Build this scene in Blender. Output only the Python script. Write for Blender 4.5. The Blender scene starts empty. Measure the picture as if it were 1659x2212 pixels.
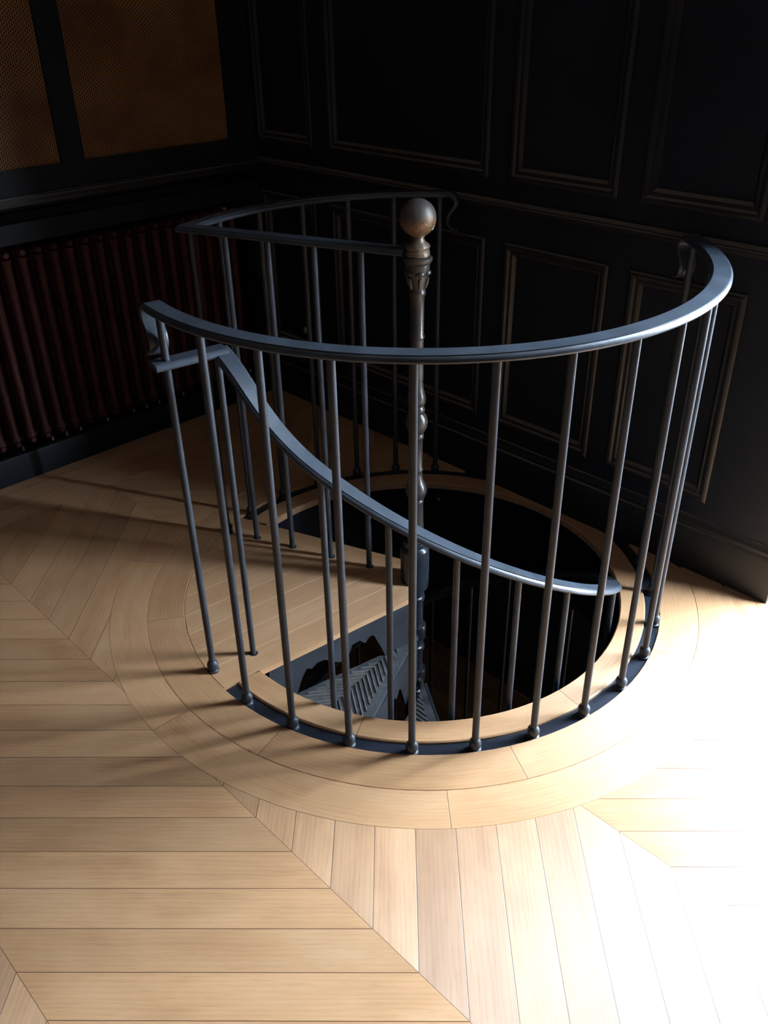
import bpy, math, random
from math import sin, cos, pi, radians, degrees, acos, atan2, sqrt
from mathutils import Vector, Matrix
random.seed(11)
S = bpy.context.scene
COL = S.collection

# ------------------------------------------------------------------ layout
TW = radians(-43.25)                       # direction of the panelled wall
TX, TY = cos(TW), sin(TW)                  # along the panelled wall  (s)
NX, NY = -sin(TW), cos(TW)                 # towards the panelled wall (d)
DR = 0.654                                 # front of its baseboard
SL = -1.566                                # front of the radiator cover on the left wall
PHI = 90 + degrees(TW)                     # azimuth of the panelled wall's normal
RB = 0.7365                                # circle the balusters stand on
RH = 0.610                                 # circle of the stair handrail
AX = -0.013                                # newel axis
ZT = 1.060                                 # top of the guard rails

def W(s, d, z=0.0):
    return Vector((TX*s + NX*d, TY*s + NY*d, z))
def PO(r, a, z=0.0):
    a = radians(a); return Vector((r*cos(a), r*sin(a), z))

# ------------------------------------------------------------------ materials
def new_mat(name):
    m = bpy.data.materials.new(name); m.use_nodes = True
    nt = m.node_tree; b = nt.nodes['Principled BSDF']
    return m, nt, b
def N(nt, t, **kw):
    n = nt.nodes.new(t)
    for k, v in kw.items(): setattr(n, k, v)
    return n
def math_node(nt, op, a, b=None, c=None):
    n = nt.nodes.new('ShaderNodeMath'); n.operation = op
    for i, v in enumerate((a, b, c)):
        if v is None: continue
        if isinstance(v, (int, float)): n.inputs[i].default_value = v
        else: nt.links.new(v, n.inputs[i])
    return n.outputs[0]
def ramp(nt, fac, stops):
    r = nt.nodes.new('ShaderNodeValToRGB'); e = r.color_ramp.elements
    e[0].position, e[0].color = stops[0][0], (*stops[0][1], 1)
    e[1].position, e[1].color = stops[-1][0], (*stops[-1][1], 1)
    for p, c in stops[1:-1]:
        x = e.new(p); x.color = (*c, 1)
    nt.links.new(fac, r.inputs[0]); return r.outputs[0]

def paint(name, col, rough, var=.25, scale=9, bump=.15, metallic=0.0, spec=.5, wear=None, toplit=None):
    m, nt, b = new_mat(name); L = nt.links
    tc = N(nt, 'ShaderNodeTexCoord')
    n1 = N(nt, 'ShaderNodeTexNoise'); n1.inputs['Scale'].default_value = scale; n1.inputs['Detail'].default_value = 6
    L.new(tc.outputs['Object'], n1.inputs['Vector'])
    lo = tuple(c*(1-var) for c in col); hi = tuple(c*(1+var) for c in col)
    c = ramp(nt, n1.outputs['Fac'], [(.3, lo), (.7, hi)])
    if wear:
        n3 = N(nt, 'ShaderNodeTexNoise'); n3.inputs['Scale'].default_value = wear[1]; n3.inputs['Detail'].default_value = 8
        n3.inputs['Roughness'].default_value = .7
        L.new(tc.outputs['Object'], n3.inputs['Vector'])
        f = ramp(nt, n3.outputs['Fac'], [(wear[2], (0, 0, 0)), (wear[2]+.06, (1, 1, 1))])
        mx = N(nt, 'ShaderNodeMix', data_type='RGBA'); L.new(f, mx.inputs[0]); L.new(c, mx.inputs[6])
        mx.inputs[7].default_value = (*wear[0], 1); c = mx.outputs[2]
    if toplit:
        # upward faces coloured lighter, standing in for light from above
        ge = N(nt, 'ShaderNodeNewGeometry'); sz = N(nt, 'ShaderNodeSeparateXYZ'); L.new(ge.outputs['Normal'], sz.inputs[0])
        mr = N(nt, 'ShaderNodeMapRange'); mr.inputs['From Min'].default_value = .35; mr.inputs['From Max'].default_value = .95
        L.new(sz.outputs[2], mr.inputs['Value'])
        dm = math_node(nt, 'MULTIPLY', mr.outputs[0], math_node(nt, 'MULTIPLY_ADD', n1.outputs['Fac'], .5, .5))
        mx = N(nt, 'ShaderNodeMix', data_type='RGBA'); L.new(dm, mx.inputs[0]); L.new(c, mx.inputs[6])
        mx.inputs[7].default_value = (*toplit, 1); c = mx.outputs[2]
    L.new(c, b.inputs['Base Color'])
    n2 = N(nt, 'ShaderNodeTexNoise'); n2.inputs['Scale'].default_value = scale*7; n2.inputs['Detail'].default_value = 4
    L.new(tc.outputs['Object'], n2.inputs['Vector'])
    r = math_node(nt, 'MULTIPLY_ADD', n2.outputs['Fac'], .18, rough-.09); L.new(r, b.inputs['Roughness'])
    bp = N(nt, 'ShaderNodeBump'); bp.inputs['Strength'].default_value = bump; bp.inputs['Distance'].default_value = .002
    L.new(n2.outputs['Fac'], bp.inputs['Height']); L.new(bp.outputs['Normal'], b.inputs['Normal'])
    b.inputs['Metallic'].default_value = metallic
    b.inputs['Specular IOR Level'].default_value = spec
    return m

def wood(name, dark, mid, light, rough=.42, aniso=.75, line=.0009, tone=.19, pale=False):
    """planks: UV 'grain' in metres (along, across); UV 'edge' = position in the board, face values length/breadth/rnd"""
    m, nt, b = new_mat(name); L = nt.links
    uv = N(nt, 'ShaderNodeUVMap', uv_map='grain'); ed = N(nt, 'ShaderNodeUVMap', uv_map='edge')
    def at(n):
        a = N(nt, 'ShaderNodeAttribute', attribute_name=n); return a.outputs['Fac']
    rnd, ln, wd = at('rnd'), at('length'), at('breadth')
    off = N(nt, 'ShaderNodeCombineXYZ'); L.new(math_node(nt, 'MULTIPLY', rnd, 37.0), off.inputs[0])
    L.new(math_node(nt, 'MULTIPLY', rnd, 91.0), off.inputs[1]); L.new(math_node(nt, 'MULTIPLY', rnd, 13.0), off.inputs[2])
    add = N(nt, 'ShaderNodeVectorMath', operation='ADD'); L.new(uv.outputs[0], add.inputs[0]); L.new(off.outputs[0], add.inputs[1])
    def nz(sx, sy, det, dist=0., rg=.55):
        mp = N(nt, 'ShaderNodeMapping'); mp.inputs['Scale'].default_value = (sx, sy, 1)
        L.new(add.outputs[0], mp.inputs['Vector'])
        t = N(nt, 'ShaderNodeTexNoise'); t.inputs['Scale'].default_value = 1; t.inputs['Detail'].default_value = det
        t.inputs['Distortion'].default_value = dist; t.inputs['Roughness'].default_value = rg
        L.new(mp.outputs[0], t.inputs['Vector']); return t.outputs['Fac']
    broad = nz(1.6, 14, 4, .8); fine = nz(5, 160, 5, .2, .65); pore = nz(14, 520, 3, 0, .7); patch = nz(3.2, 5, 3, .5)
    mpw = N(nt, 'ShaderNodeMapping'); mpw.inputs['Scale'].default_value = (.9, 9, 1); L.new(add.outputs[0], mpw.inputs['Vector'])
    wv = N(nt, 'ShaderNodeTexWave', wave_type='RINGS'); wv.inputs['Scale'].default_value = 3.2; wv.inputs['Distortion'].default_value = 5.5
    wv.inputs['Detail'].default_value = 3; wv.inputs['Detail Scale'].default_value = 1.1
    L.new(mpw.outputs[0], wv.inputs['Vector'])
    f = math_node(nt, 'MULTIPLY', broad, .36)
    f = math_node(nt, 'MULTIPLY_ADD', fine, .13, f)
    f = math_node(nt, 'MULTIPLY_ADD', wv.outputs['Fac'], .05, f)
    f = math_node(nt, 'MULTIPLY_ADD', patch, .46, f)
    c = ramp(nt, f, [(.30, dark), (.50, mid), (.70, light)])
    pf = ramp(nt, pore, [(.36, (.80, .78, .76)), (.47, (1, 1, 1))])
    mx = N(nt, 'ShaderNodeMix', data_type='RGBA', blend_type='MULTIPLY'); mx.inputs[0].default_value = .7
    L.new(c, mx.inputs[6]); L.new(pf, mx.inputs[7])
    # each board has a tone of its own
    tn = ramp(nt, rnd, [(0, (1-tone, 1-tone*1.08, 1-tone*1.15)), (.55, (1, 1, 1)), (1, (1+tone*.35, 1+tone*.33, 1+tone*.33))])
    m2 = N(nt, 'ShaderNodeMix', data_type='RGBA', blend_type='MULTIPLY'); m2.inputs[0].default_value = 1
    L.new(mx.outputs[2], m2.inputs[6]); L.new(tn, m2.inputs[7])
    # a few knots
    # joints
    sp = N(nt, 'ShaderNodeSeparateXYZ'); L.new(ed.outputs[0], sp.inputs[0])
    dx = math_node(nt, 'MINIMUM', sp.outputs[0], math_node(nt, 'SUBTRACT', ln, sp.outputs[0]))
    dy = math_node(nt, 'MINIMUM', sp.outputs[1], math_node(nt, 'SUBTRACT', wd, sp.outputs[1]))
    de = math_node(nt, 'MINIMUM', dx, dy)
    j = N(nt, 'ShaderNodeMapRange'); j.inputs['From Min'].default_value = line*.45; j.inputs['From Max'].default_value = line*1.25
    L.new(de, j.inputs['Value'])
    m3 = N(nt, 'ShaderNodeMix', data_type='RGBA'); L.new(j.outputs[0], m3.inputs[0])
    m3.inputs[6].default_value = (light[0]*1.25, light[1]*1.35, light[2]*1.5, 1) if pale else (dark[0]*.28, dark[1]*.24, dark[2]*.22, 1); L.new(m2.outputs[2], m3.inputs[7])  # pale joints: the highlight on the board bevels is put into the colour
    L.new(m3.outputs[2], b.inputs['Base Color'])
    L.new(math_node(nt, 'MULTIPLY_ADD', fine, .16, rough-.08), b.inputs['Roughness'])
    b.inputs['Anisotropic'].default_value = aniso
    b.inputs['Specular IOR Level'].default_value = .47
    b.inputs['Anisotropic Rotation'].default_value = .25
    tg = N(nt, 'ShaderNodeTangent', direction_type='UV_MAP', uv_map='grain'); L.new(tg.outputs[0], b.inputs['Tangent'])
    h = math_node(nt, 'MULTIPLY_ADD', j.outputs[0], 1.0, math_node(nt, 'MULTIPLY', fine, .10))
    bp = N(nt, 'ShaderNodeBump'); bp.inputs['Strength'].default_value = .35; bp.inputs['Distance'].default_value = .0012
    L.new(h, bp.inputs['Height']); L.new(bp.outputs[0], b.inputs['Normal'])
    return m

M = {}
M['oak'] = wood('oak_floor', (.335, .168, .080), (.465, .259, .131), (.54, .328, .182))
M['oak_ring'] = wood('oak_curb', (.345, .172, .080), (.465, .256, .127), (.53, .315, .168), tone=.12)
M['oak_landing'] = wood('oak_landing', (.345, .172, .080), (.465, .256, .127), (.53, .315, .168), tone=.10, pale=True, line=.0016)
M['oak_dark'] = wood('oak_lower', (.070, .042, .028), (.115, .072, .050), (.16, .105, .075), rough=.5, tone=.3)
M['wall'] = paint('black_wall_paint', (.0085, .0120, .0205), .46, .2, 3, .08, spec=.28)
M['moulding'] = paint('black_moulding_paint', (.0115, .0125, .0150), .40, .25, 6, .1, spec=.4, toplit=(.21, .18, .145))
M['cover'] = paint('blue_black_paint', (.0080, .0112, .0165), .48, .25, 4, .1, spec=.18)
M['iron'] = paint('dusty_dark_iron', (.026, .031, .041), .44, .35, 14, .22, spec=.42, wear=((.16, .17, .18), 42, .70))
M['rail'] = paint('grey_blue_rail', (.034, .043, .057), .40, .3, 16, .2, spec=.48, wear=((.20, .21, .22), 55, .71))
M['band'] = paint('band_steel', (.014, .017, .025), .34, .3, 12, .1, spec=.6)
M['newel'] = paint('worn_newel_iron', (.055, .047, .042), .30, .4, 22, .35, metallic=.35, spec=.6, wear=((.22, .19, .16), 60, .66))
M['pipe'] = paint('blue_black_pipe', (.016, .020, .027), .30, .3, 12, .2, spec=.6)
M['ball'] = paint('tarnished_bronze', (.19, .135, .085), .38, .45, 13, .25, metallic=.55, spec=.5, wear=((.09, .088, .09), 9, .52))
M['collar'] = paint('worn_brass', (.17, .13, .095), .36, .4, 30, .3, metallic=.5)
M['tread'] = paint('worn_cast_iron', (.066, .068, .072), .48, .4, 18, .5, metallic=.2, wear=((.11, .105, .10), 28, .56))
M['rib'] = paint('polished_rib', (.34, .31, .28), .38, .35, 40, .3, metallic=.5)
M['riser'] = paint('dark_riser', (.030, .034, .041), .45, .3, 15, .25, wear=((.12, .12, .12), 34, .72))
M['shaft'] = paint('navy_shaft', (.006, .0085, .017), .6, .2, 5, .05, spec=.08)
M['radiator'] = paint('oxblood_radiator', (.058, .016, .013), .5, .35, 15, .3, spec=.25)
M['chrome'] = paint('pale_metal', (.42, .39, .34), .35, .25, 30, .2, metallic=.6)
M['ceil'] = paint('white_ceiling', (.52, .50, .48), .8, .1, 2, .05)
M['plaster'] = paint('dark_plaster', (.009, .010, .013), .7, .2, 2, .05)

def two_tone(name, low, high, zc):
    m, nt, b = new_mat(name); L = nt.links
    tc = N(nt, 'ShaderNodeTexCoord'); sx = N(nt, 'ShaderNodeSeparateXYZ'); L.new(tc.outputs['Object'], sx.inputs[0])
    n = N(nt, 'ShaderNodeTexNoise'); n.inputs['Scale'].default_value = 17; n.inputs['Detail'].default_value = 5; L.new(tc.outputs['Object'], n.inputs['Vector'])
    z = math_node(nt, 'ADD', sx.outputs[2], math_node(nt, 'MULTIPLY_ADD', n.outputs['Fac'], .05, -.025))
    mr = N(nt, 'ShaderNodeMapRange'); mr.inputs['From Min'].default_value = zc-.012; mr.inputs['From Max'].default_value = zc+.016; L.new(z, mr.inputs['Value'])
    n2 = N(nt, 'ShaderNodeTexNoise'); n2.inputs['Scale'].default_value = 48; n2.inputs['Detail'].default_value = 6; L.new(tc.outputs['Object'], n2.inputs['Vector'])
    mx = N(nt, 'ShaderNodeMix', data_type='RGBA'); L.new(mr.outputs[0], mx.inputs[0]); mx.inputs[6].default_value = (*low, 1); mx.inputs[7].default_value = (*high, 1)
    v = ramp(nt, n2.outputs['Fac'], [(.3, (.72, .70, .68)), (.7, (1.1, 1.08, 1.05))])
    m2 = N(nt, 'ShaderNodeMix', data_type='RGBA', blend_type='MULTIPLY'); m2.inputs[0].default_value = 1; L.new(mx.outputs[2], m2.inputs[6]); L.new(v, m2.inputs[7])
    L.new(m2.outputs[2], b.inputs['Base Color']); b.inputs['Metallic'].default_value = .45
    L.new(math_node(nt, 'MULTIPLY_ADD', n2.outputs['Fac'], .25, .36), b.inputs['Roughness'])
    return m
M['ball'] = two_tone('tarnished_bronze', (.20, .112, .055), (.105, .094, .086), 1.135)

def mesh_cloth():
    m, nt, b = new_mat('brass_cane_mesh'); L = nt.links
    uv = N(nt, 'ShaderNodeUVMap', uv_map='grain')
    br = N(nt, 'ShaderNodeTexBrick'); br.inputs['Scale'].default_value = 1
    br.inputs['Color1'].default_value = (0, 0, 0, 1); br.inputs['Color2'].default_value = (0, 0, 0, 1); br.inputs['Mortar'].default_value = (1, 1, 1, 1)
    br.inputs['Brick Width'].default_value = .0125; br.inputs['Row Height'].default_value = .0080
    br.inputs['Mortar Size'].default_value = .0026; br.inputs['Mortar Smooth'].default_value = .6
    mp = N(nt, 'ShaderNodeMapping'); mp.inputs['Rotation'].default_value = (0, 0, pi/2)
    L.new(uv.outputs[0], mp.inputs['Vector']); L.new(mp.outputs[0], br.inputs['Vector'])
    n = N(nt, 'ShaderNodeTexNoise'); n.inputs['Scale'].default_value = 3.5; n.inputs['Detail'].default_value = 3
    L.new(uv.outputs[0], n.inputs['Vector'])
    c = ramp(nt, n.outputs['Fac'], [(.30, (.17, .070, .040)), (.50, (.27, .130, .042)), (.70, (.34, .185, .075))])
    mx = N(nt, 'ShaderNodeMix', data_type='RGBA'); L.new(br.outputs['Color'], mx.inputs[0])
    mx.inputs[6].default_value = (.03, .012, .006, 1); L.new(c, mx.inputs[7])
    L.new(mx.outputs[2], b.inputs['Base Color']); b.inputs['Roughness'].default_value = .5
    b.inputs['Specular IOR Level'].default_value = .2
    bp = N(nt, 'ShaderNodeBump'); bp.inputs['Strength'].default_value = .5; bp.inputs['Distance'].default_value = .001
    L.new(br.outputs['Color'], bp.inputs['Height']); L.new(bp.outputs[0], b.inputs['Normal'])
    return m
M['cane'] = mesh_cloth()

# ------------------------------------------------------------------ mesh building
class MB:
    def __init__(self):
        self.v, self.f, self.uv, self.ed, self.at = [], [], [], [], []
    def add(self, vs, fs, uvs=None, eds=None, at=(0., 9., 9.)):
        o = len(self.v); self.v += [tuple(x) for x in vs]
        for k, f in enumerate(fs):
            self.f.append([o+i for i in f])
            self.uv.append(uvs[k] if uvs else [(vs[i][0], vs[i][1]) for i in f])
            self.ed.append(eds[k] if eds else [(4., 4.)]*len(f))
            self.at.append(at)
    def box(self, c8):
        self.add(c8, [(0,3,2,1), (4,5,6,7), (0,1,5,4), (1,2,6,5), (2,3,7,6), (3,0,4,7)])
    def wbox(self, s0, s1, d0, d1, z0, z1):
        if s1 < s0: s0, s1 = s1, s0
        if d1 < d0: d0, d1 = d1, d0
        self.box([W(s0,d0,z0), W(s1,d0,z0), W(s1,d1,z0), W(s0,d1,z0), W(s0,d0,z1), W(s1,d0,z1), W(s1,d1,z1), W(s0,d1,z1)])
    def lathe(self, prof, c=(0,0,0), n=24):
        vs, fs = [], []
        m = len(prof)
        for r, z in prof:
            for i in range(n):
                a = 2*pi*i/n; vs.append((c[0]+max(r,1e-5)*cos(a), c[1]+max(r,1e-5)*sin(a), c[2]+z))
        for j in range(m-1):
            for i in range(n):
                k = (i+1) % n; fs.append((j*n+i, j*n+k, (j+1)*n+k, (j+1)*n+i))
        fs.append(tuple(reversed(range(n)))); fs.append(tuple((m-1)*n+i for i in range(n)))
        if prof[0][1] > prof[-1][1]: fs = [tuple(reversed(f)) for f in fs]
        self.add(vs, fs)
    def sweep(self, pts, sides, prof, caps=True, scales=None):
        """prof (x along side, y along up) closed; sides[i] = width axis"""
        n = len(pts); m = len(prof); vs, fs = [], []
        for i in range(n):
            t = (pts[min(i+1, n-1)]-pts[max(i-1, 0)]).normalized()
            sd = sides[i]; sd = (sd - t*sd.dot(t)).normalized(); up = sd.cross(t)
            sc = scales[i] if scales else (1, 1)
            for x, y in prof: vs.append(pts[i]+sd*x*sc[0]+up*y*sc[1])
        for i in range(n-1):
            for k in range(m):
                l = (k+1) % m; fs.append((i*m+k, i*m+l, (i+1)*m+l, (i+1)*m+k))
        if caps:
            fs.append(tuple(reversed(range(m)))); fs.append(tuple((n-1)*m+k for k in range(m)))
        self.add(vs, fs)
    def tube(self, pts, r, n=12):
        pts = [Vector(p) for p in pts]; sides = []
        for i in range(len(pts)):
            t = (pts[min(i+1, len(pts)-1)]-pts[max(i-1, 0)]).normalized()
            a = Vector((1, 0, 0)) if abs(t.x) < .8 else Vector((0, 1, 0)); sides.append(a)
        rr = r if isinstance(r, (list, tuple)) else [r]*len(pts)
        prof = [(cos(2*pi*k/n), sin(2*pi*k/n)) for k in range(n)]
        self.sweep(pts, sides, prof, True, [(q, q) for q in rr])
    def sphere(self, c, r, n=14, m=8, sc=(1,1,1), rot=0):
        prof = []
        vs, fs = [], []
        for j in range(m+1):
            t = pi*j/m
            for i in range(n):
                a = 2*pi*i/n; x, y, z = r*sin(t)*cos(a)*sc[0], r*sin(t)*sin(a)*sc[1], -r*cos(t)*sc[2]
                vs.append((c[0]+x*cos(rot)-y*sin(rot), c[1]+x*sin(rot)+y*cos(rot), c[2]+z))
        for j in range(m):
            for i in range(n):
                k = (i+1) % n; fs.append((j*n+i, j*n+k, (j+1)*n+k, (j+1)*n+i))
        self.add(vs, fs)
    def build(self, name, mat, parent=None, sharp=35):
        me = bpy.data.meshes.new(name); me.from_pydata(self.v, [], self.f)
        for nm, src in (('grain', self.uv), ('edge', self.ed)):
            u = me.uv_layers.new(name=nm); k = 0
            flat = [c for poly in src for p in poly for c in p]
            u.data.foreach_set('uv', flat)
        for i, nm in enumerate(('rnd', 'length', 'breadth')):
            a = me.attributes.new(nm, 'FLOAT', 'FACE'); a.data.foreach_set('value', [x[i] for x in self.at])
        me.materials.append(mat)
        me.validate(); me.update()
        me.polygons.foreach_set('use_smooth', [True]*len(me.polygons))
        me.set_sharp_from_angle(angle=radians(sharp))
        o = bpy.data.objects.new(name, me); COL.objects.link(o)
        if parent: o.parent = parent
        return o

def tag(o, label, cat=None, group=None):
    o['label'] = label
    if cat: o['category'] = cat
    if group: o['group'] = group
    return o
def thing(name, label, cat, group=None, loc=(0, 0, 0)):
    o = bpy.data.objects.new(name, None); COL.objects.link(o); o.location = loc
    o.empty_display_size = .1
    return tag(o, label, cat, group)
def struct(o, label=None):
    o['kind'] = 'structure'
    if label: o['label'] = label
    return o

# ------------------------------------------------------------------ chevron floor
PITCH, STRIP, D0 = .1308, .5605, -.391
RCUT = .969
def floor():
    b = MB(); smin, smax, dmin, dmax = -1.29, 3.25, -3.45, DR+.02
    ks = range(-6, 3); NL = 32
    wpl = PITCH*sin(pi/4)
    for k in ks:
        da = D0+STRIP*k; sg = -1 if k % 2 else 1          # strip below the -.391 spine runs one way, above the other
        # along the strip the planks shift by sg*(d-da); phase measured on the spine
        ph = .249 if k % 2 else .249-STRIP
        if not k % 2: ph = .249-STRIP
        for jj in range(-60, 60):
            a0 = ph+jj*PITCH
            if k % 2: pass
            lo = a0 if sg > 0 else a0
            if a0+PITCH+STRIP < smin-.1 or a0-STRIP > smax+.1: continue
            rnd = random.random(); ln = STRIP*sqrt(2)
            lanes = []
            dirv = (W(sg, 1)-W(0, 0)).normalized()
            for q in range(NL+1):
                v = q/NL; s0 = a0+v*PITCH
                # admissible d-range along this lane
                lo_, hi_ = max(da, dmin), min(da+STRIP, dmax)
                def lim(sv, upper):
                    return da+(sv-s0)/sg
                x0, x1 = lim(smin, 0), lim(smax, 1)
                lo_, hi_ = max(lo_, min(x0, x1)), min(hi_, max(x0, x1))
                iv = [(lo_, hi_)] if hi_-lo_ > 1e-6 else []
                # circle: s = s0+sg*(d-da);  s^2+d^2 = R^2
                c0 = s0-sg*da; A = 2.; B = 2*sg*c0; C = c0*c0-RCUT**2; Dq = B*B-4*A*C
                if Dq > 0 and iv:
                    r0, r1 = (-B-sqrt(Dq))/(2*A), (-B+sqrt(Dq))/(2*A)
                    out = []
                    for (l, h) in iv:
                        if r0 > l: out.append((l, min(h, r0)))
                        if r1 < h: out.append((max(l, r1), h))
                    iv = [(l, h) for l, h in out if h-l > 1e-6]
                lanes.append((s0, v, iv))
            full = all(len(x[2]) == 1 and abs(x[2][0][0]-da) < 1e-6 and abs(x[2][0][1]-da-STRIP) < 1e-6 for x in lanes)
            use = [(lanes[0], lanes[-1])] if full else list(zip(lanes[:-1], lanes[1:]))
            for A_, B_ in use:
                IA, IB = A_[2], B_[2]
                if len(IA) != len(IB):            # the circle starts or ends between these two lanes
                    def grow(one, two):
                        if len(one) == 1 and len(two) == 2:
                            g = (two[0][1]+two[1][0])/2; g = min(max(g, one[0][0]), one[0][1]); return [(one[0][0], g), (g, one[0][1])]
                        if not one and two: return [((l+h)/2, (l+h)/2) for l, h in two]
                        return one
                    IA, IB = (grow(IA, IB), IB) if len(IA) < len(IB) else (IA, grow(IB, IA))
                for i in range(min(len(IA), len(IB))):
                    ia, ib = IA[i], IB[i]
                    q = []
                    for (L_, iv_, e) in ((A_, ia, 0), (A_, ia, 1), (B_, ib, 1), (B_, ib, 0)):
                        d = iv_[e]; s = L_[0]+sg*(d-da)
                        al = (d-da)*sqrt(2)+L_[1]*wpl*sg
                        q.append((W(s, d), (al, L_[1]*wpl), ((d-da)*sqrt(2), L_[1]*wpl)))
                    vs = [x[0] for x in q]
                    nz = (vs[1]-vs[0]).cross(vs[2]-vs[0]).z+(vs[2]-vs[0]).cross(vs[3]-vs[0]).z
                    if nz < 0: q = q[::-1]
                    b.add([x[0] for x in q], [(0, 1, 2, 3)], [[x[1] for x in q]], [[x[2] for x in q]], (rnd, ln, wpl))
    # three long border boards beside the radiator cover
    for s0, s1 in ((SL-.02, -1.505), (-1.505, -1.405), (-1.405, -1.29)):
        d = -3.45; first = True
        while d < DR:
            l = random.uniform(1.1, 1.9); e = min(d+l, DR+.02); w = s1-s0
            vs = [W(s0, d), W(s1, d), W(s1, e), W(s0, e)]
            uv = [(d, 0), (d, w), (e, w), (e, 0)]; ed = [(0, 0), (0, w), (e-d, w), (e-d, 0)]
            b.add(vs, [(0, 1, 2, 3)], [uv], [ed], (random.uniform(.35, .9), e-d, w)); d = e
    return struct(b.build('floor', M['oak']))
floor()

def cut_angle(r, dist=DR-.001):
    """half-angle of the circle cut away by the panelled wall"""
    return degrees(acos(min(1, dist/r))) if r > dist else 0.

def curb(b, r0, r1, z0, z1, spans, seg=3.0, bevel=.0012):
    """curved boards with square joints; spans = list of (a0,a1,rnd)"""
    for a0, a1, rnd in spans:
        n = max(2, int(abs(a1-a0)/seg)); L_ = radians(abs(a1-a0))*(r0+r1)/2; wd = r1-r0
        prof = [(r0, z0), (r0, z1-bevel), (r0+bevel, z1), (r1-bevel, z1), (r1, z1-bevel), (r1, z0)]
        vs, fs, uvs, eds = [], [], [], []
        m = len(prof)
        for i in range(n+1):
            t = i/n; a = a0+(a1-a0)*t
            for r, z in prof:
                rr = r
                lim = None
                da = abs((a-PHI+180) % 360-180)
                if da < 80:
                    lim = (DR-.001)/cos(radians(da))
                if lim and rr > lim: rr = lim
                vs.append(PO(rr, a, z))
        for i in range(n):
            for k in range(m-1):
                q = (i*m+k, (i+1)*m+k, (i+1)*m+k+1, i*m+k+1)
                x0, x1 = L_*i/n, L_*(i+1)/n
                rk = [(p[0]-r0)+(0 if 1 < k < 4 else (z1-p[1])) for p in prof]
                fs.append(q if a1 > a0 else q[::-1])
                uu = [(x0, rk[k]), (x1, rk[k]), (x1, rk[k+1]), (x0, rk[k+1])]
                ee = [(x0, .02), (x1, .02), (x1, .02), (x0, .02)]
                if a1 < a0: uu, ee = uu[::-1], ee[::-1]
                uvs.append(uu); eds.append(ee)
        fs = [tuple(reversed(f)) for f in fs]; uvs = [u[::-1] for u in uvs]; eds = [u[::-1] for u in eds]
        fs.append(tuple(range(m))); uvs.append([(0, p[0]-r0) for p in prof]); eds.append([(.02, .02)]*m)
        fs.append(tuple(reversed([n*m+k for k in range(m)]))); uvs.append([(0, p[0]-r0) for p in prof][::-1]); eds.append([(.02, .02)]*m)
        b.add(vs, fs, uvs, eds, (rnd, L_, 9.))

def spans(joints, lo, hi):
    js = sorted(j for j in joints if lo < j < hi); e = [lo]+js+[hi]
    return [(e[i], e[i+1], random.uniform(.35, .95)) for i in range(len(e)-1)]

# azimuths are run from the wall cut on the far side (about 90) round the left to the wall cut on the right (about 360)
def ringboards(name, r0, r1, j0, step):
    b = MB(); rm = r0
    lo, hi = PHI+cut_angle(r1), PHI+360-cut_angle(r1)
    lo0, hi0 = PHI+cut_angle(r0), PHI+360-cut_angle(r0)
    js = [j0+step*k for k in range(-9, 10)]
    curb(b, r0, r1, -.022, .0006, spans(js, lo0, hi0))
    return struct(b.build(name, M['oak_ring']))
ringboards('trim_1', .864, .9755, 224.9, 49.7)
ringboards('trim_2', .7515, .8635, 196.3, 45.85)
# border of the round opening, stopping at the landing on both sides
b = MB()
curb(b, .634, .709, -.024, .0, spans([257-360, 307-360, 356.5-360, 45, 96], -135.0, 150.4), bevel=.003)
struct(b.build('trim_3', M['oak_ring']))
# lining of the round opening and the ceiling of the storey below
b = MB()
n = 96; vs, fs = [], []
for i in range(n):
    a = 360*i/n
    for r, z in ((.640, -.026), (.640, -.32), (.78, -.32), (.78, -.026)): vs.append(PO(r, a, z))
for i in range(n):
    k = (i+1) % n
    for q in range(4):
        p = (q+1) % 4; fs.append((i*4+q, i*4+p, k*4+p, k*4+q))
b.add(vs, fs); struct(b.build('trim_4', M['shaft']))
b = MB(); vs, fs = [], []
for i in range(n):
    a = 360*i/n; p = PO(.77, a, -.30); q = PO(1., a)
    t = 4.2/max(abs(q.x), abs(q.y)); vs += [p, Vector((q.x*t, q.y*t, -.30))]
for i in range(n):
    k = (i+1) % n; fs.append((i*2, i*2+1, k*2+1, k*2))
b.add(vs, fs); struct(b.build('ceiling_lower', M['plaster']))

# ------------------------------------------------------------------ the panelled wall on the right
WIN0, WIN1, WINZ, REV = .853, 1.735, 2.55, .378
SMAX, DMIN, ZC = 3.25, -3.45, 2.85
wf = DR+.018                                  # face of stiles and rails
def fx(s):  return 1.565+(s-1.565)*1.0078     # the faces lie a little behind the baseboard
b = MB()
b.wbox(SL-.35, WIN0, wf+.008, DR+REV, -.34, ZC)
b.wbox(WIN1, SMAX+.1, wf+.008, DR+REV, -.34, ZC)
b.wbox(WIN0, WIN1, wf+.008, DR+REV, WINZ, ZC)
cols = [(fx(-1.545), fx(-1.203)), (fx(-1.105), fx(-.325)), (fx(-.233), fx(.160)), (fx(.242), fx(.600))]
UP, LOW = (1.108, 2.45), (.252, .905)
I = .03
edges = [SL-.3]
for a, c in cols: edges += [a+I, c-I]
edges.append(WIN0)
for i in range(0, len(edges), 2): b.wbox(edges[i], edges[i+1], wf, wf+.009, 0, ZC)
for a, c in cols:
    for z0, z1 in ((0, LOW[0]+I), (LOW[1]-I, UP[0]+I), (UP[1]-I, ZC)): b.wbox(a+I, c-I, wf, wf+.009, z0, z1)
b.wbox(WIN1, SMAX, wf, wf+.009, 0, ZC)
b.wbox(WIN0, WIN1, wf, wf+.009, WINZ, ZC)
wall_r = struct(b.build('wall_right', M['wall']))
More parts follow.
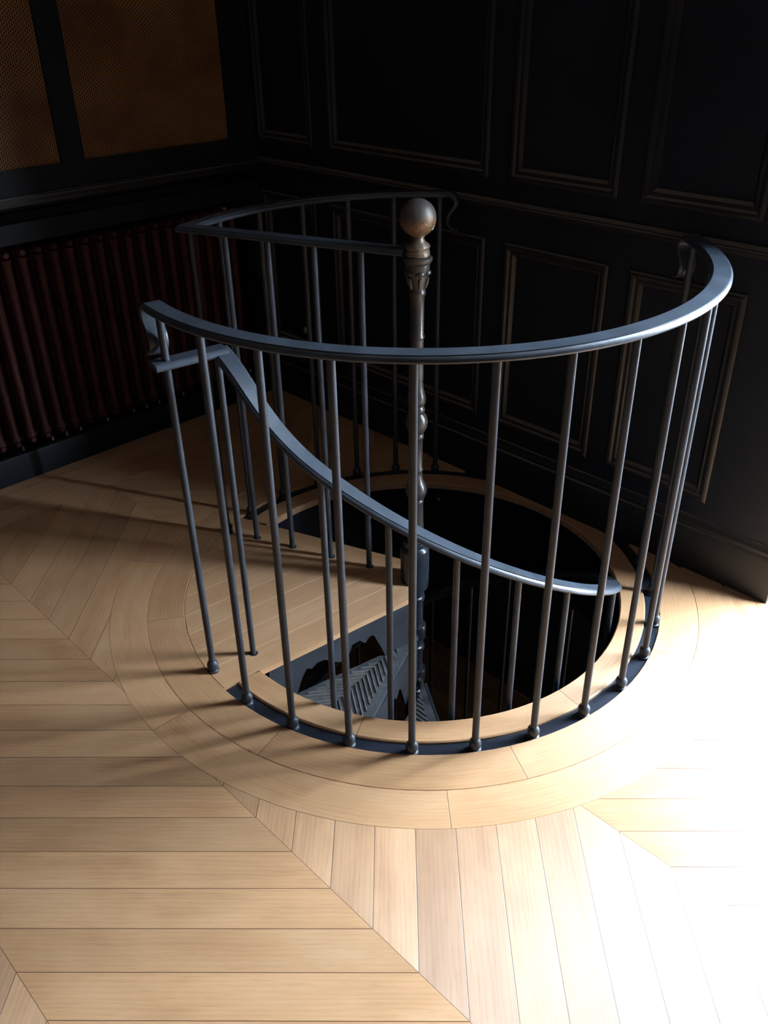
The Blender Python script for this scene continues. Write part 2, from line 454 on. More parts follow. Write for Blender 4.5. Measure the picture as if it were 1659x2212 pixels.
PM = [(-.004, 0), (-.004, .007), (0, .011), (.006, .013), (.014, .011), (.020, .004), (.025, .004), (.027, .006), (.031, .005), (.034, .0), (.040, -.006)]
for a, c in cols:
    for z0, z1 in (LOW, UP):
        b = MB(); vs, fs = [], []
        for w, h in PM:
            d = wf-h
            vs += [W(a+w, d, z0+w), W(c-w, d, z0+w), W(c-w, d, z1-w), W(a+w, d, z1-w)]
        for i in range(len(PM)-1):
            for k in range(4):
                l = (k+1) % 4; fs.append((i*4+k, i*4+l, (i+1)*4+l, (i+1)*4+k))
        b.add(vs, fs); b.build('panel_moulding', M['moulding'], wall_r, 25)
def along(name, prof, p0, p1, side, mat, kind=True, parent=None):
    """profile (out, z) swept along the wall line p0->p1; out measured along side"""
    vs, fs = [], []; m = len(prof)
    for p in (p0, p1):
        for o, z in prof: vs.append(p+side*o+Vector((0, 0, z)))
    for k in range(m):
        l = (k+1) % m; fs.append((k, l, m+l, m+k))
    fs.append(tuple(reversed(range(m)))); fs.append(tuple(m+k for k in range(m)))
    b = MB(); b.add(vs, fs); o = b.build(name, mat, parent, 25)
    if kind: struct(o)
    return o
outR = -(W(0, 1)); outL = W(1, 0)
BASE = [(-.02, -.012), (.0, -.012), (.0, .140), (-.002, .148), (-.008, .152), (-.008, .164), (-.012, .172), (-.014, .186), (-.020, .190)]
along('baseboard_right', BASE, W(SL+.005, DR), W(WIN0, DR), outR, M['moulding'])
CHAIR = [(-.022, 1.008), (-.014, 1.010), (-.011, 1.016), (.000, 1.019), (.004, 1.024), (.004, 1.028), (-.001, 1.031), (.001, 1.035), (-.004, 1.040), (-.022, 1.043)]
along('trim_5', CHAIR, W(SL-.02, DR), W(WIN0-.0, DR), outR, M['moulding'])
# french window beyond the right edge of the picture
b = MB()
fd0, fd1 = DR+.16, DR+.21
b.wbox(WIN0, WIN0+.045, fd0, fd1, 0, WINZ); b.wbox(WIN1-.045, WIN1, fd0, fd1, 0, WINZ); b.wbox(WIN0, WIN1, fd0, fd1, WINZ-.045, WINZ)
b.wbox(WIN0, WIN1, DR-.0, DR+REV+.25, -.34, -.002)
struct(b.build('window_1', M['cover']))

# ------------------------------------------------------------------ left wall: radiator cover below, mesh cabinet above
b = MB()
b.wbox(SL-.34, SL-.24, DMIN-.1, DR+.3, -.34, ZC)
b.wbox(SL-.26, SL-.012, .654, DR+.3, 0, ZC)
struct(b.build('wall_left', M['wall']))
along('baseboard_left', [(-.02, -.012), (0, -.012), (0, .100), (-.003, .107), (-.02, .108)], W(SL, DMIN), W(SL, DR), outL, M['cover'])
LEDGE = [(-.24, 1.000), (.002, .998), (.016, 1.002), (.023, 1.010), (.024, 1.020), (.020, 1.030), (.014, 1.034), (.012, 1.040), (-.24, 1.041)]
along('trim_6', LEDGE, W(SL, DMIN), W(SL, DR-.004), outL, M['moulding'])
cov = thing('radiator_cover', 'black painted cover frame enclosing the oxblood radiator under the left ledge', 'radiator cover', loc=W(SL, 0, .108))
def lwbox(b, d0, d1, o0, o1, z0, z1): b.wbox(SL+o0, SL+o1, d0, d1, z0, z1)
def at_parent(o, par):
    o.parent = par; o.matrix_parent_inverse = Matrix.Translation(-par.location); return o
b = MB(); lwbox(b, DMIN, DR-.002, -.022, 0, .884, .952); at_parent(b.build('top_rail', M['cover']), cov)
b = MB(); lwbox(b, .602, DR-.002, -.022, -.0005, .108, .884); at_parent(b.build('stile', M['cover']), cov)
b = MB(); lwbox(b, DMIN, .60, -.24, -.225, .108, .94); at_parent(b.build('back_panel', M['plaster']), cov)

rad = thing('radiator', 'dark oxblood cast iron column radiator in the niche under the left ledge', 'radiator', loc=W(SL-.09, 0, .0))
def section(d):
    b = MB(); ds = .0165
    for o in (-.052, -.100, -.148):
        pts = []
        b.tube([W(SL+o, d, .15), W(SL+o, d, .17), W(SL+o, d, .80), W(SL+o, d, .825)], [.022, .0155, .0155, .021], 10)
    for zc in (.135, .842):
        pts = [W(SL-.034, d, zc)] + [W(SL-.034-.132*t/6, d, zc) for t in range(1, 7)]
        b.tube(pts, [.010, .020, .022, .022, .022, .020, .010], 10)
    return at_parent(b.build('section', M['radiator']), rad)
D_RAD = [-.4625+.0615*k for k in range(-12, 17)]
for i, d in enumerate(D_RAD):
    s = section(d)
    if i % 2 == 0 or i in (13, 19):
        b = MB(); b.tube([W(SL-.036, d+.012, .108), W(SL-.034, d+.012, .124)], [.006, .004], 8)  # pale caps added for the glints along the radiator foot
        o = b.build('glint_cap', M['chrome'], s); o['label'] = 'pale cap standing in for a glint'
b = MB(); b.tube([W(SL-.02, D_RAD[0]-.2, .135), W(SL-.09, D_RAD[0], .135), W(SL-.09, D_RAD[-1]+.03, .135)], .012, 10)
at_parent(b.build('pipe', M['radiator']), rad)
for z, dd, r in ((.858, .478, .012), (.098, .500, .010)):
    b = MB(); c = W(SL-.03 if z > .5 else SL+.012, dd, z)
    b.sphere(c, r, 12, 8, (1.25, .8, .75), TW)
    b.tube([c, c-W(.05, 0)], r*.45, 8)
    o = at_parent(b.build('valve', M['chrome']), rad); o['label'] = 'pale metal valve knob'

cab = thing('mesh_cabinet', 'black framed cabinet front with two brown cane mesh panels above the left ledge', 'cabinet', loc=W(SL, 0, 1.041))
b = MB()
for d0, d1 in ((-1.35, -1.0), (-.203, -.115), (.522, DR-.002)): lwbox(b, d0, d1, -.024, 0, 1.041, ZC-.01)
for d0, d1 in ((-1.0, -.203), (-.115, .522)):
    lwbox(b, d0, d1, -.024, 0, 1.041, 1.124); lwbox(b, d0, d1, -.024, 0, 2.42, ZC-.01)
at_parent(b.build('frame', M['cover']), cab)
for d0, d1 in ((-1.01, -.19), (-.125, .532)):
    b = MB(); vs = [W(SL-.012, d0, 1.11), W(SL-.012, d1, 1.11), W(SL-.012, d1, 2.43), W(SL-.012, d0, 2.43)]
    vs += [v-W(.003, 0) for v in vs]
    b.add(vs, [(3, 2, 1, 0), (4, 5, 6, 7), (0, 1, 5, 4), (1, 2, 6, 5), (2, 3, 7, 6), (3, 0, 4, 7)],
          [[(d0, 2.43), (d1, 2.43), (d1, 1.11), (d0, 1.11)]]+[[(0, 0)]*4]*5)
    at_parent(b.build('mesh_panel', M['cane']), cab)
b = MB(); lwbox(b, DMIN, -1.35, -.024, 0, 1.041, ZC-.01); lwbox(b, -1.35, DR, -.2, -.19, 1.041, ZC)
struct(b.build('trim_7', M['wall']))

# ------------------------------------------------------------------ rest of the room (behind the camera)
b = MB(); b.wbox(SL-.34, SMAX+.1, DMIN-.1, DMIN, -.34, ZC); struct(b.build('wall_rear', M['wall']))
b = MB(); b.wbox(SMAX, SMAX+.1, DMIN, DR+.05, -.34, ZC); struct(b.build('wall_front', M['wall']))
b = MB(); b.wbox(SL-.34, SMAX+.1, DMIN-.1, DR+REV, ZC, ZC+.05); struct(b.build('ceiling', M['ceil']))
# storey below
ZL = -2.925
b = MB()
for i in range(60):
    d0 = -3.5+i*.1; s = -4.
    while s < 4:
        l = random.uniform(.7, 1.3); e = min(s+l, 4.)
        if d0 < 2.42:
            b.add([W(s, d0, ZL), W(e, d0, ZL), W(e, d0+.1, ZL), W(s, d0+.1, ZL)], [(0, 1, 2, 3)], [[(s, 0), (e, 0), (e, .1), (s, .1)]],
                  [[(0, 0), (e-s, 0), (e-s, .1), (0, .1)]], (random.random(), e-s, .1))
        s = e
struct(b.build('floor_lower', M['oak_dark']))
b = MB()
b.wbox(-4, 4, 2.42, 2.5, ZL, -.3); b.wbox(-4, 4, -3.6, -3.5, ZL, -.3); b.wbox(-2.6, -2.5, -3.5, 2.5, ZL, -.3); b.wbox(2.5, 2.6, -3.5, 2.5, ZL, -.3)
struct(b.build('wall_lower', M['plaster']))

# ------------------------------------------------------------------ spiral staircase
stair = thing('spiral_staircase', 'cast iron spiral staircase with oak landing and slender newel column', 'staircase', loc=(0, 0, 0))
b = MB(); n_ = 28
NP = [(.029, ZL), (.029, -1.2)]
def rings(z): return [(.029, z-.012), (.034, z-.008), (.035, z), (.034, z+.008), (.029, z+.012)]
prof = [(.030, ZL), (.030, -.66)]
for k in (3, 2, 1): prof += rings(-.195*k-.085)
prof += rings(-.072)
prof += [(.030, -.03), (.044, -.026), (.046, .0), (.046, .118), (.043, .128), (.036, .134), (.038, .142), (.036, .150), (.029, .154),
         (.026, .165), (.0230, .22), (.0215, .288), (.0235, .293), (.0235, .300), (.021, .304),
         (.027, .312), (.0325, .326), (.0335, .338), (.030, .352), (.0225, .366), (.0185, .384),
         (.0180, .398), (.0200, .402), (.0200, .409), (.0182, .413), (.0182, .505), (.0215, .510), (.0220, .520), (.0195, .526),
         (.0240, .534), (.0310, .548), (.0325, .562), (.0300, .580), (.0215, .592), (.0235, .597), (.0240, .604), (.0215, .611),
         (.0200, .614), (.0255, .622), (.0268, .634), (.0240, .650), (.0200, .664), (.0185, .680), (.0182, .815),
         (.0206, .818), (.0208, .823), (.0184, .827), (.0188, .925), (.0200, .936), (.0226, .940), (.0228, .948), (.0206, .952), (.0210, .958)]
cut = prof.index((.029, .154))
b.lathe(prof[cut:], (AX, 0, 0), n_)
newel = b.build('newel_post', M['newel'], stair)
b = MB(); b.lathe(prof[:cut+1], (AX-.003, 0, 0), n_); b.build('column', M['pipe'], newel)['label'] = 'blue-black lower column'
b = MB()
b.lathe([(.0210, .955), (.0225, .966), (.0270, .985), (.0310, 1.000), (.0325, 1.010), (.0325, 1.022), (.0370, 1.026), (.0395, 1.032), (.0395, 1.038), (.036, 1.041)], (AX, 0, 0), n_)
for k in range(6):
    a = radians(60*k-75)
    c = (AX+.0305*cos(a), .0305*sin(a), 1.000)
    b.sphere(c, .0075, 10, 7, (1.0, 1.5, 1.0), a)
    for q in (-1, 1):
        a2 = a+q*.33; b.sphere((AX+.031*cos(a2), .031*sin(a2), .998), .0045, 8, 6)
    b.tube([(AX+.0215*cos(a), .0215*sin(a), .958), (AX+.0258*cos(a), .0258*sin(a), .974), (AX+.029*cos(a), .029*sin(a), .988)], [.003, .0055, .004], 8)
o = b.build('capital', M['newel'], newel)
b = MB(); zb = 1.1385; R_ = .0478
pr = [(.030, 1.041), (.0325, 1.044), (.0325, 1.054), (.029, 1.058), (.0315, 1.062), (.0330, 1.067), (.0300, 1.072), (.0215, 1.078), (.0170, 1.086), (.0165, 1.090), (.0190, 1.092), (.0190, 1.0945), (.0165, 1.0965)]
o = MB(); o.lathe(pr, (AX, 0, 0), n_); o = o.build('collar', M['collar'], newel)
b.lathe([(R_*cos(t), zb+R_*sin(t)) for t in [radians(-66+156*i/18) for i in range(19)]], (AX, 0, 0), 32)
# ragged ridge of flaking varnish round the front of the ball
pts = []
for i in range(30):
    az = radians(-150+140*i/29); el = radians(-22+7*sin(i*.9)+6*sin(i*.37+1)+(9 if 12 < i < 20 else 0)-(5 if i == 20 else 0))
    pts.append((AX+(R_+.0002)*cos(el)*cos(az), (R_+.0002)*cos(el)*sin(az), zb+(R_+.0002)*sin(el)))
ball = b.build('ball_finial', M['ball'], newel, 60)
b = MB(); b.tube(pts, [.0006+.0003*sin(i*1.7) for i in range(30)], 6)
o = b.build('flaking', M['chrome'], ball); 
# treads
STEP, TANG, NOSE0 = .193, 32.0, -140.4
def line_pts(ang, off):
    """point and direction of a nosing: ray from the axis in direction ang, shifted sideways by off"""
    a = radians(ang); return Vector((-sin(a)*off, cos(a)*off, 0)), Vector((cos(a), sin(a), 0))
def prism(b, poly, z0, z1):
    n = len(poly); vs = [Vector((p[0], p[1], z1)) for p in poly]+[Vector((p[0], p[1], z0)) for p in poly]
    ar = sum(poly[i][0]*poly[(i+1) % n][1]-poly[(i+1) % n][0]*poly[i][1] for i in range(n))
    top = tuple(range(n)) if ar > 0 else tuple(reversed(range(n)))
    fs = [top, tuple(n+i for i in reversed(top))]
    for i in range(n):
        k = (i+1) % n; fs.append((i, n+i, n+k, k) if ar > 0 else (k, n+k, n+i, i))
    b.add(vs, fs)
NOTCH = [(.565, -.05), (.545, -.12), (.528, -.175), (.510, -.135), (.493, -.096), (.474, -.067), (.458, -.079), (.437, -.066), (.409, -.068), (.390, -.085),
         (.372, -.098), (.356, -.107), (.338, -.102), (.319, -.090), (.308, -.064), (.279, -.062), (.260, -.082), (.239, -.063), (.224, -.070), (.212, -.100), (.196, -.135), (.182, -.176)]
def make_riser(ang, off, ztop, par):
    p0, dr = line_pts(ang, off); nm = Vector((-dr.y, dr.x, 0))
    out = [(.605, 0), (.605, -.03)]+NOTCH[0:0]
    top = [(.60, -.0), (.06, -.0)]
    low = [(.06, -.185), (.176, -.185)]+[(x, z) for x, z in reversed(NOTCH[2:])]+[(.535, -.185), (.60, -.185)]
    poly = top+low
    vs = []
    for t in (0, -.008):
        for x, z in poly: vs.append(p0+dr*x-nm*(-t)+Vector((0, 0, ztop+z)))
    n = len(poly); fs = [tuple(range(n)), tuple(reversed([n+i for i in range(n)]))]
    for i in range(n):
        k = (i+1) % n; fs.append((i, n+i, n+k, k))
    b = MB(); b.add(vs, fs); return b.build('riser', M['riser'], par)
def make_tread(k):
    z = -STEP*k; a1 = NOSE0+TANG*k; a0 = a1-TANG-3
    p1, d1 = line_pts(a1, .008 if k == 1 else .0)
    p0, d0 = line_pts(a0, .05)
    R = .625
    poly = [p1+d1*.05]+[p1+d1*R]
    n = 12
    for i in range(1, n): poly.append(PO(R, a1-(a1-a0-4)*i/n))
    poly += [p0+d0*R, p0+d0*.12]
    b = MB(); prism(b, [(p.x, p.y) for p in poly], z-.014, z)
    # turned-down front lip
    e = Vector((d1.y, -d1.x, 0))
    q = [p1+d1*.03, p1+d1*R, p1+d1*R+e*.012, p1+d1*.03+e*.012]
    prism(b, [(p.x, p.y) for p in q], z-.034, z-.012)
    t = b.build('tread', M['tread'], stair)
    if k < 3:
        # V ribs
        am = a1-TANG*.5+.0; b = MB()
        dc = Vector((cos(radians(am+1)), sin(radians(am+1)), 0))
        for i in range(24):
            ap = dc*(.135+.0200*i)
            for sgn in (-1, 1):
                aa = radians(am+1+sgn*47); dv = Vector((cos(aa), sin(aa), 0)); nv = Vector((-dv.y, dv.x, 0))
                ln = 0.
                while ln < .4:
                    p = ap+dv*(ln+.006)
                    if p.length > .605: break
                    if sgn > 0 and (p-p1).dot(Vector((-d1.y, d1.x, 0))) > -.024: break
                    if sgn < 0 and (p-p0).dot(Vector((-d0.y, d0.x, 0))) < .016: break
                    ln += .006
                if ln > .015:
                    w = .0023
                    b_ = [ap-nv*w, ap+dv*ln-nv*w, ap+dv*ln+nv*w, ap+nv*w]
                    tp = [ap-nv*w*.4, ap+dv*ln-nv*w*.4, ap+dv*ln+nv*w*.4, ap+nv*w*.4]
                    b.box([x+Vector((0, 0, z-.001)) for x in b_]+[x+Vector((0, 0, z+.0055)) for x in tp])
        b.build('tread_rib', M['rib'], t)['label'] = 'worn bright ribs in a V pattern'
    b = MB(); b.lathe([(.030, z-.05), (.0345, z-.045), (.036, z-.014), (.036, z+.004), (.034, z+.010), (.030, z+.012)], (AX, 0, 0), 20); b.build('hub', M['pipe'], t)
    if k < 15: make_riser(a1, .014, z-.014, t)
    return t
for k in range(1, 15): make_tread(k)

# oak landing, flush with the floor
LA, LB = Vector((-.537, -.526)), Vector((-.023, -.101))
lt = (LB-LA).normalized(); lnrm = Vector((-lt.y, lt.x))          # lnrm points to the left/back of the landing
n_nose = lnrm.dot(LA)
BA, BB = Vector((-.646, .362)), Vector((-.065, .113)); bt = (BB-BA).normalized(); bn = Vector((-bt.y, bt.x))
n_back = bn.dot(BB)
def clip(poly, nv, c, keep_less=True):
    out = []
    for i in range(len(poly)):
        p, q = poly[i], poly[(i+1) % len(poly)]; a, b_ = nv.dot(p)-c, nv.dot(q)-c
        if not keep_less: a, b_ = -a, -b_
        if a <= 1e-9: out.append(p)
        if (a < 0 < b_) or (b_ < 0 < a): out.append(p+(q-p)*(a/(a-b_)))
    return out
circ = [Vector((.7495*cos(radians(a)), .7495*sin(radians(a)))) for a in [130+i*1.25 for i in range(int(120/1.25)+1)]]+[Vector((-.018, -.6)), Vector((-.018, .6))]
base = clip(clip(circ, lnrm, n_nose, False), bn, n_back, True)
base = [p for p in base]
b = MB()
def flat(poly, dirv, nv, c0, c1, rnd, dz=0.):
    if len(poly) < 3: return
    ar = sum(poly[i].x*poly[(i+1) % len(poly)].y-poly[(i+1) % len(poly)].x*poly[i].y for i in range(len(poly)))
    if ar < 0: poly = poly[::-1]
    b.add([Vector((p.x, p.y, dz)) for p in poly], [tuple(range(len(poly)))], [[(dirv.dot(p), nv.dot(p)) for p in poly]],
          [[(4., nv.dot(p)-c0) for p in poly]], (rnd, 8., c1-c0))
jb = n_back-.062
main = clip(base, bn, jb, True)
edge_board = clip(base, bn, jb, False)
flat(edge_board, bt, bn, jb, n_back+.01, .7)
cs = [n_nose-.01]+[.031+.0885*k for k in range(-0, 9)]
for i in range(len(cs)-1):
    pc = clip(clip(main, lnrm, cs[i], False), lnrm, cs[i+1], True)
    flat(pc, lt, lnrm, cs[i], cs[i+1], [.75, .8, .6, .72, .5, .66, .78, .6, .7][i])
landing = b.build('landing', M['oak_landing'], stair)
landing['label'] = 'oak boarded landing'
# body of the landing: sides and a rounded nosing
b = MB(); pl = [(p.x, p.y) for p in base]; n = len(pl)
vs = [Vector((*p, -.0003)) for p in pl]+[Vector((*p, -.019)) for p in pl]
fs = []
for i in range(n):
    k = (i+1) % n; fs.append((i, k, n+k, n+i))
fs = [tuple(reversed(f)) for f in fs]; fs.append(tuple(reversed(range(n, 2*n))))
b.add(vs, fs, [[(x*.3, .1*x) for x in range(len(f))] for f in fs], None, (.9, 9, 9))
b.build('edge', M['oak_ring'], landing)
make_riser(NOSE0, -.064+.082-.012 if False else 0.0, -.019, landing)
# the riser hangs under the nosing line
rz = [o for o in landing.children if o.name.startswith('riser')][0]
for v in rz.data.vertices:
    v.co += Vector((lnrm.x, lnrm.y, 0))*(n_nose+.012)
# round sockets where the rods pass into the landing
def socket(x, y, r=.0115):
    b = MB(); b.lathe([(r, -.004), (r, .0006), (r*.6, .0008)], (x, y, 0), 14); return b

# ------------------------------------------------------------------ rails and balusters
HW = .0225
RAIL = [(-.0190, 0), (.0190, 0), (.0188, -.0022), (.0205, -.0022), (.0238, -.0048), (.0260, -.0085), (.0262, -.0125), (.0235, -.0165), (.012, -.0185), (-.012, -.0185), (-.0235, -.0165), (-.0262, -.0125), (-.0260, -.0085), (-.0238, -.0048), (-.0205, -.0022), (-.0188, -.0022)]
RAIL = RAIL[::-1]
RC = .7400
def arc_rail(r, a0, a1, z, step=1.5):
    n = max(2, int(abs(a1-a0)/step)); pts = [PO(r, a0+(a1-a0)*i/n, z) for i in range(n+1)]
    sd = [PO(1, a0+(a1-a0)*i/n) for i in range(n+1)]
    return pts, sd
def up_ok(pts, sides):
    t = (pts[1]-pts[0]); return sides[0].cross(t).z > 0
def rail_sweep(b, pts, sides, scales=None):
    if not up_ok(pts, sides): sides = [-s for s in sides]
    b.sweep(pts, sides, RAIL, True, scales)
def baluster(par, pos, ztop, foot=True, r=.0091, zb=-.006, mat='iron'):
    b = MB(); x, y = pos[0], pos[1]
    b.lathe([(r, zb), (r, ztop)], (x, y, 0), 14)
    o = b.build('baluster', M[mat], par)
    if -.001 < zb < .001:
        b = MB(); b.lathe([(r+.0045, -.003), (r+.0045, .0005), (r*.8, .0006)], (x+.001, y-.001, 0), 16); b.build('socket', M['band'], o)
    if foot:
        b = MB(); h = zb
        b.lathe([(.0150, h-.002), (.0165, h+.001), (.0165, h+.0055), (.0125, h+.0085), (.0135, h+.012), (.0160, h+.018), (.0162, h+.025), (.0140, h+.032), (.0100, h+.037), (.0088, h+.038)], (x, y, 0), 18)
        b.build('foot', M[mat], o)
    return o
def scroll(par, r, a_end, dirn, z, size=1.0):
    """the rail end curls over and drops in an S; dirn=+1/-1 is the sense in which the rail runs out"""
    tp = [(0, 0), (.010, .0008), (.020, .0002), (.030, -.004), (.039, -.011), (.0455, -.021), (.048, -.033), (.0455, -.045), (.039, -.056), (.030, -.066), (.0225, -.076),
          (.0185, -.087), (.0190, -.098), (.0235, -.108), (.031, -.115), (.040, -.119), (.048, -.119)]
    pts, sd, sc = [], [], []
    n = len(tp)
    for i, (t, dz) in enumerate(tp):
        a = a_end+dirn*degrees(t*size/r); pts.append(PO(r, a, z+dz*size)); sd.append(PO(1, a)*(-1 if dirn < 0 else 1))
        k = i/(n-1); sc.append((1-.16*k, 1-.50*min(1, k*1.5)))
    b = MB()
    if not up_ok(pts, sd): sd = [-s for s in sd]
    # smooth resample
    def cat(p, i, t):
        p0, p1, p2, p3 = p[max(i-1, 0)], p[i], p[min(i+1, n-1)], p[min(i+2, n-1)]
        return .5*((2*p1)+(p2-p0)*t+(2*p0-5*p1+4*p2-p3)*t*t+(3*p1-p0-3*p2+p3)*t**3)
    P, Sd, Sc = [], [], []
    for i in range(n-1):
        for q in range(3):
            t = q/3; P.append(cat(pts, i, t)); Sd.append(sd[i].lerp(sd[i+1], t)); Sc.append((sc[i][0]+(sc[i+1][0]-sc[i][0])*t, sc[i][1]+(sc[i+1][1]-sc[i][1])*t))
    P.append(pts[-1]); Sd.append(sd[-1]); Sc.append(sc[-1])
    b.sweep(P, Sd, RAIL, True, Sc)
    return b.build('scroll', M['rail'], par)

def band(par, a0, a1, at0=None):
    b = MB(); n = int(abs(a1-a0)/2); prof = [(.7095, -.024), (.7095, -.008), (.7505, -.008), (.7505, -.024)]
    vs, fs = [], []
    for i in range(n+1):
        t = i/n
        for r, z in prof:
            lo, hi = a0, a1
            c = cut_angle(r)
            if a0 > 60 and a0 < 80: lo = PHI+c
            if abs(a1-20) < 15: hi = PHI-c
            vs.append(PO(r, lo+(hi-lo)*t, z))
    for i in range(n):
        for k in range(4):
            l = (k+1) % 4; fs.append((i*4+k, (i+1)*4+k, (i+1)*4+l, i*4+l)[::-1])
    fs.append((0, 1, 2, 3)); fs.append(tuple(n*4+k for k in (3, 2, 1, 0)))
    b.add(vs, fs); return b.build('base_band', M['band'], par)

front = thing('guard_railing', 'front curved guard railing of grey iron nearest the viewer, both ends scrolled', 'railing', 'guard railings round the stair opening')
A0 = -141.9
b = MB(); pts, sd = arc_rail(RC, A0-.3, 9.2, ZT); rail_sweep(b, pts, sd); b.build('handrail', M['rail'], front)
scroll(front, RC, A0-.3, -1, ZT); scroll(front, RC, 9.2, 1, ZT, .95)
fa = [-141.9, -128.9, -116.35, -103.75, -91.2, -78.75, -66.4, -53.75, -41.3, -29.0, -16.4, -4.2, 8.4]
for a in fa: baluster(front, PO(RB, a), ZT-.017, True, zb=(.0005 if a < -140 else -.0075))
band(front, -135.4, 17.4)

back = thing('guard_railing', 'rear guard railing of dark iron meeting the newel with a straight rail', 'railing', 'guard railings round the stair opening')
AC = 158.4
b = MB(); pts, sd = arc_rail(RC, 84.5, AC+.6, ZT); rail_sweep(b, pts, sd); b.build('handrail', M['rail'], back)['label'] = 'curved part of the handrail along the back'
b = MB(); p0, p1 = PO(.762, AC+.1, ZT), Vector((AX-.030, .008, ZT-.0005)); dv = (p1-p0).normalized(); sdv = Vector((-dv.y, dv.x, 0))
rail_sweep(b, [p0, p0.lerp(p1, .5), p1], [sdv]*3); b.build('handrail', M['rail'], back)['label'] = 'straight part of the handrail running to the newel'
scroll(back, RC, 84.5, -1, ZT)
for a in (147.3, 134.7, 122.3, 109.8, 97.7, 85.6): baluster(back, PO(RB, a), ZT-.017, True, zb=-.0075)
baluster(back, PO(.728, 158.6), ZT-.017, True, zb=.0005)
for r in (.618, .475, .326, .181):
    baluster(back, PO(r, 157.6), ZT-.017, False, zb=.0)
band(back, 72, 151.6)

stair_rail = thing('stair_railing', 'descending helical stair handrail with slender rods, inside the front guard railing', 'railing')
tab = [(-141.9, .930), (-139, .921), (-136, .905), (-133, .882), (-130, .853), (-127, .822), (-122.6, .783), (-116.7, .737), (-110, .695)]
def zrail(a):
    if a >= -110: return .695-.0062*(a+110)
    if a <= tab[0][0]: return tab[0][1]
    for (x0, y0), (x1, y1) in zip(tab, tab[1:]):
        if a <= x1: return y0+(y1-y0)*(a-x0)/(x1-x0)
pts = [PO(RH, -141.9+i*1.5, 0) for i in range(int(330/1.5))]
aa = [-141.9+i*1.5 for i in range(len(pts))]
zz = [zrail(a) for a in aa]
for _ in range(3): zz = [zz[0]]+[(zz[i-1]+2*zz[i]+zz[i+1])/4 for i in range(1, len(zz)-1)]+[zz[-1]]
pts = [Vector((p.x, p.y, z)) for p, z in zip(pts, zz)]
b = MB(); pts = [Vector((p.x*.602/RH, p.y*.602/RH, p.z)) for p in pts]
rail_sweep(b, pts, [PO(1, a) for a in aa]); b.build('handrail', M['rail'], stair_rail)
b = MB(); p0, p1 = PO(.768, -142.2, .929), PO(RH-.020, -141.7, .931); dv = (p1-p0).normalized(); sdv = Vector((-dv.y, dv.x, 0))
rail_sweep(b, [p0, p0.lerp(p1, .5), p1], [sdv]*3); b.build('bracket', M['rail'], stair_rail)
def ztread(a):
    k = int((a-NOSE0)//TANG)+1; return -STEP*k
baluster(stair_rail, PO(RH, -141.9), .915, False, .0086, .0)
a = -112.0
while a < 175:
    zt = zrail(a)-.016; zb = ztread(a)
    o = baluster(stair_rail, PO(RH, a), zt, False, .0082, zb-.01)
    b = MB(); b.lathe([(.013, zb-.012), (.013, zb+.04), (.0112, zb+.046), (.0085, zb+.047)], tuple(PO(RH, a)), 12); b.build('foot', M['iron'], o)
    a += 15.15

# small pale plate, and a speck for a spot of light
def wallpt(s, z, off): return W(s, DR-off, z)
pl = MB(); c = W(-1.345, wf-.004, .338)
vs = []; m = 20
for o in (.0, .006):
    for i in range(m):
        t = 2*pi*i/m; vs.append(W(-1.345+.010*cos(t)*(1-.25*(o > 0)), wf-o, .338+.0155*sin(t)*(1-.25*(o > 0))))
fs = [(i, (i+1) % m, m+(i+1) % m, m+i) for i in range(m)]+[tuple(m+i for i in range(m))]
pl.add(vs, fs); o = pl.build('socket_plate', M['chrome']); tag(o, 'small pale oval plate on the panelled wall behind the rear rods', 'plate')
bo = MB(); p = PO(.640, 83.6, -.074); bo.sphere(p, .0055, 10, 6); o = bo.build('speck', M['chrome']); tag(o, 'tiny pale speck standing in for a small light in the stair opening', 'speck')  # pale bead added for the small white light in the opening

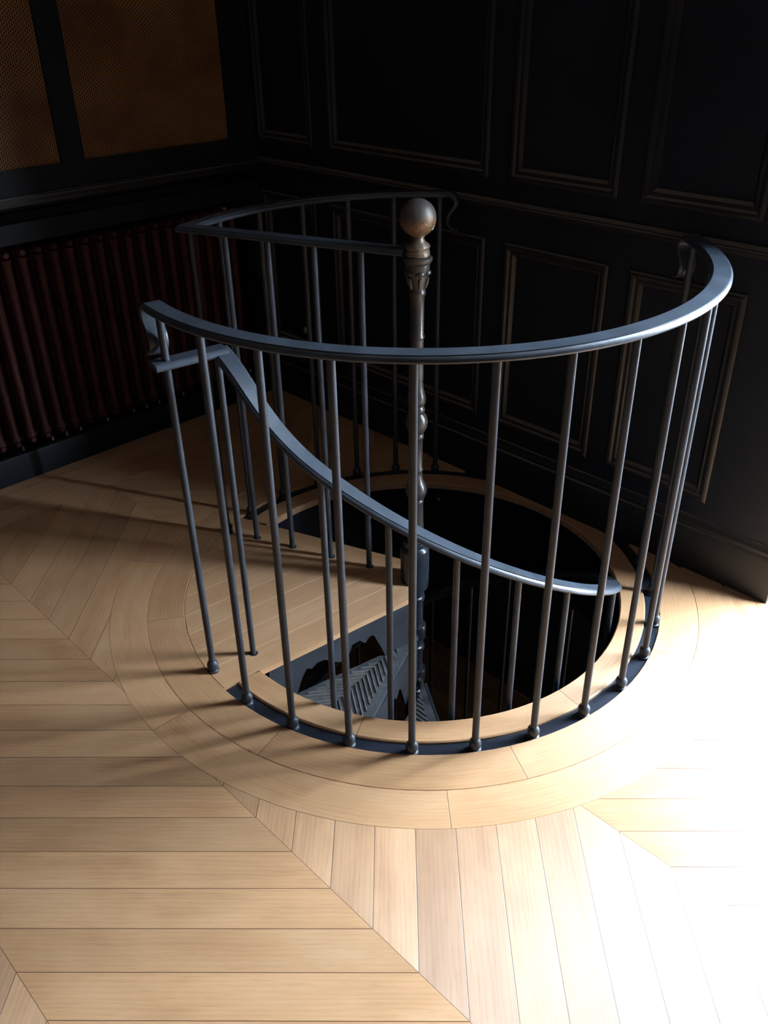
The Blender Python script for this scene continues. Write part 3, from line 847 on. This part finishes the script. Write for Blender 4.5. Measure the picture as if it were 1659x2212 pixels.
# ------------------------------------------------------------------ daylight
w = bpy.data.worlds.new('World'); S.world = w; w.use_nodes = True
nt = w.node_tree; bg = nt.nodes['Background']
tc = N(nt, 'ShaderNodeTexCoord'); sp = N(nt, 'ShaderNodeSeparateXYZ'); nt.links.new(tc.outputs['Generated'], sp.inputs[0])
c = ramp(nt, math_node(nt, 'MULTIPLY_ADD', sp.outputs[2], .5, .5), [(.40, (.16, .155, .145)), (.50, (.68, .80, .92)), (.62, (.72, .86, 1.0)), (1., (.55, .75, 1.0))])
nt.links.new(c, bg.inputs['Color']); bg.inputs['Strength'].default_value = 75.0
ld = bpy.data.lights.new('window_daylight', 'AREA'); ld.shape = 'RECTANGLE'; ld.size = WIN1-WIN0; ld.size_y = WINZ
ld.cycles.is_portal = True
lo = bpy.data.objects.new('window_daylight', ld); COL.objects.link(lo)
cz = W((WIN0+WIN1)/2, DR+REV-.01, WINZ/2); lo.location = cz
lo.rotation_euler = (W(0, -1)).to_track_quat('-Z', 'Z').to_euler()
# unseen fill light, added to brighten the storey below
l2 = bpy.data.lights.new('lower_fill', 'POINT'); l2.energy = 34.0; l2.shadow_soft_size = .15; l2.color = (1., .84, .68)
o2 = bpy.data.objects.new('lower_fill', l2); COL.objects.link(o2); o2.location = W(1.2, 1.4, -.75)

# ------------------------------------------------------------------ camera
F, CY, CZ, PITCHC, ROLL, YAW = 1865.32655, -2.28342, 1.64970, .54831, -.01640, .04907
P6 = None
cp, sp_ = cos(PITCHC), sin(PITCHC)
fwd = Vector((-sin(YAW)*cp, cos(YAW)*cp, -sp_)); rt = Vector((cos(YAW), sin(YAW), 0)); up = rt.cross(fwd)
r2 = rt*cos(ROLL)+up*sin(ROLL); u2 = -rt*sin(ROLL)+up*cos(ROLL)
cd = bpy.data.cameras.new('camera'); cam = bpy.data.objects.new('camera', cd); COL.objects.link(cam)
cam.matrix_world = Matrix(((r2.x, u2.x, -fwd.x, 0), (r2.y, u2.y, -fwd.y, CY), (r2.z, u2.z, -fwd.z, CZ), (0, 0, 0, 1)))
cd.sensor_fit = 'HORIZONTAL'; cd.sensor_width = 36; cd.lens = F/1659*36; cd.clip_start = .05
S.camera = cam
vs_ = S.view_settings; vs_.view_transform = 'Standard'; vs_.look = 'None'; vs_.gamma = 1; vs_.use_curve_mapping = False; vs_.exposure = 0.0
S.cycles.use_denoising = True
S.cycles.sample_clamp_indirect = 6
S.cycles.max_bounces = 10; S.cycles.diffuse_bounces = 6
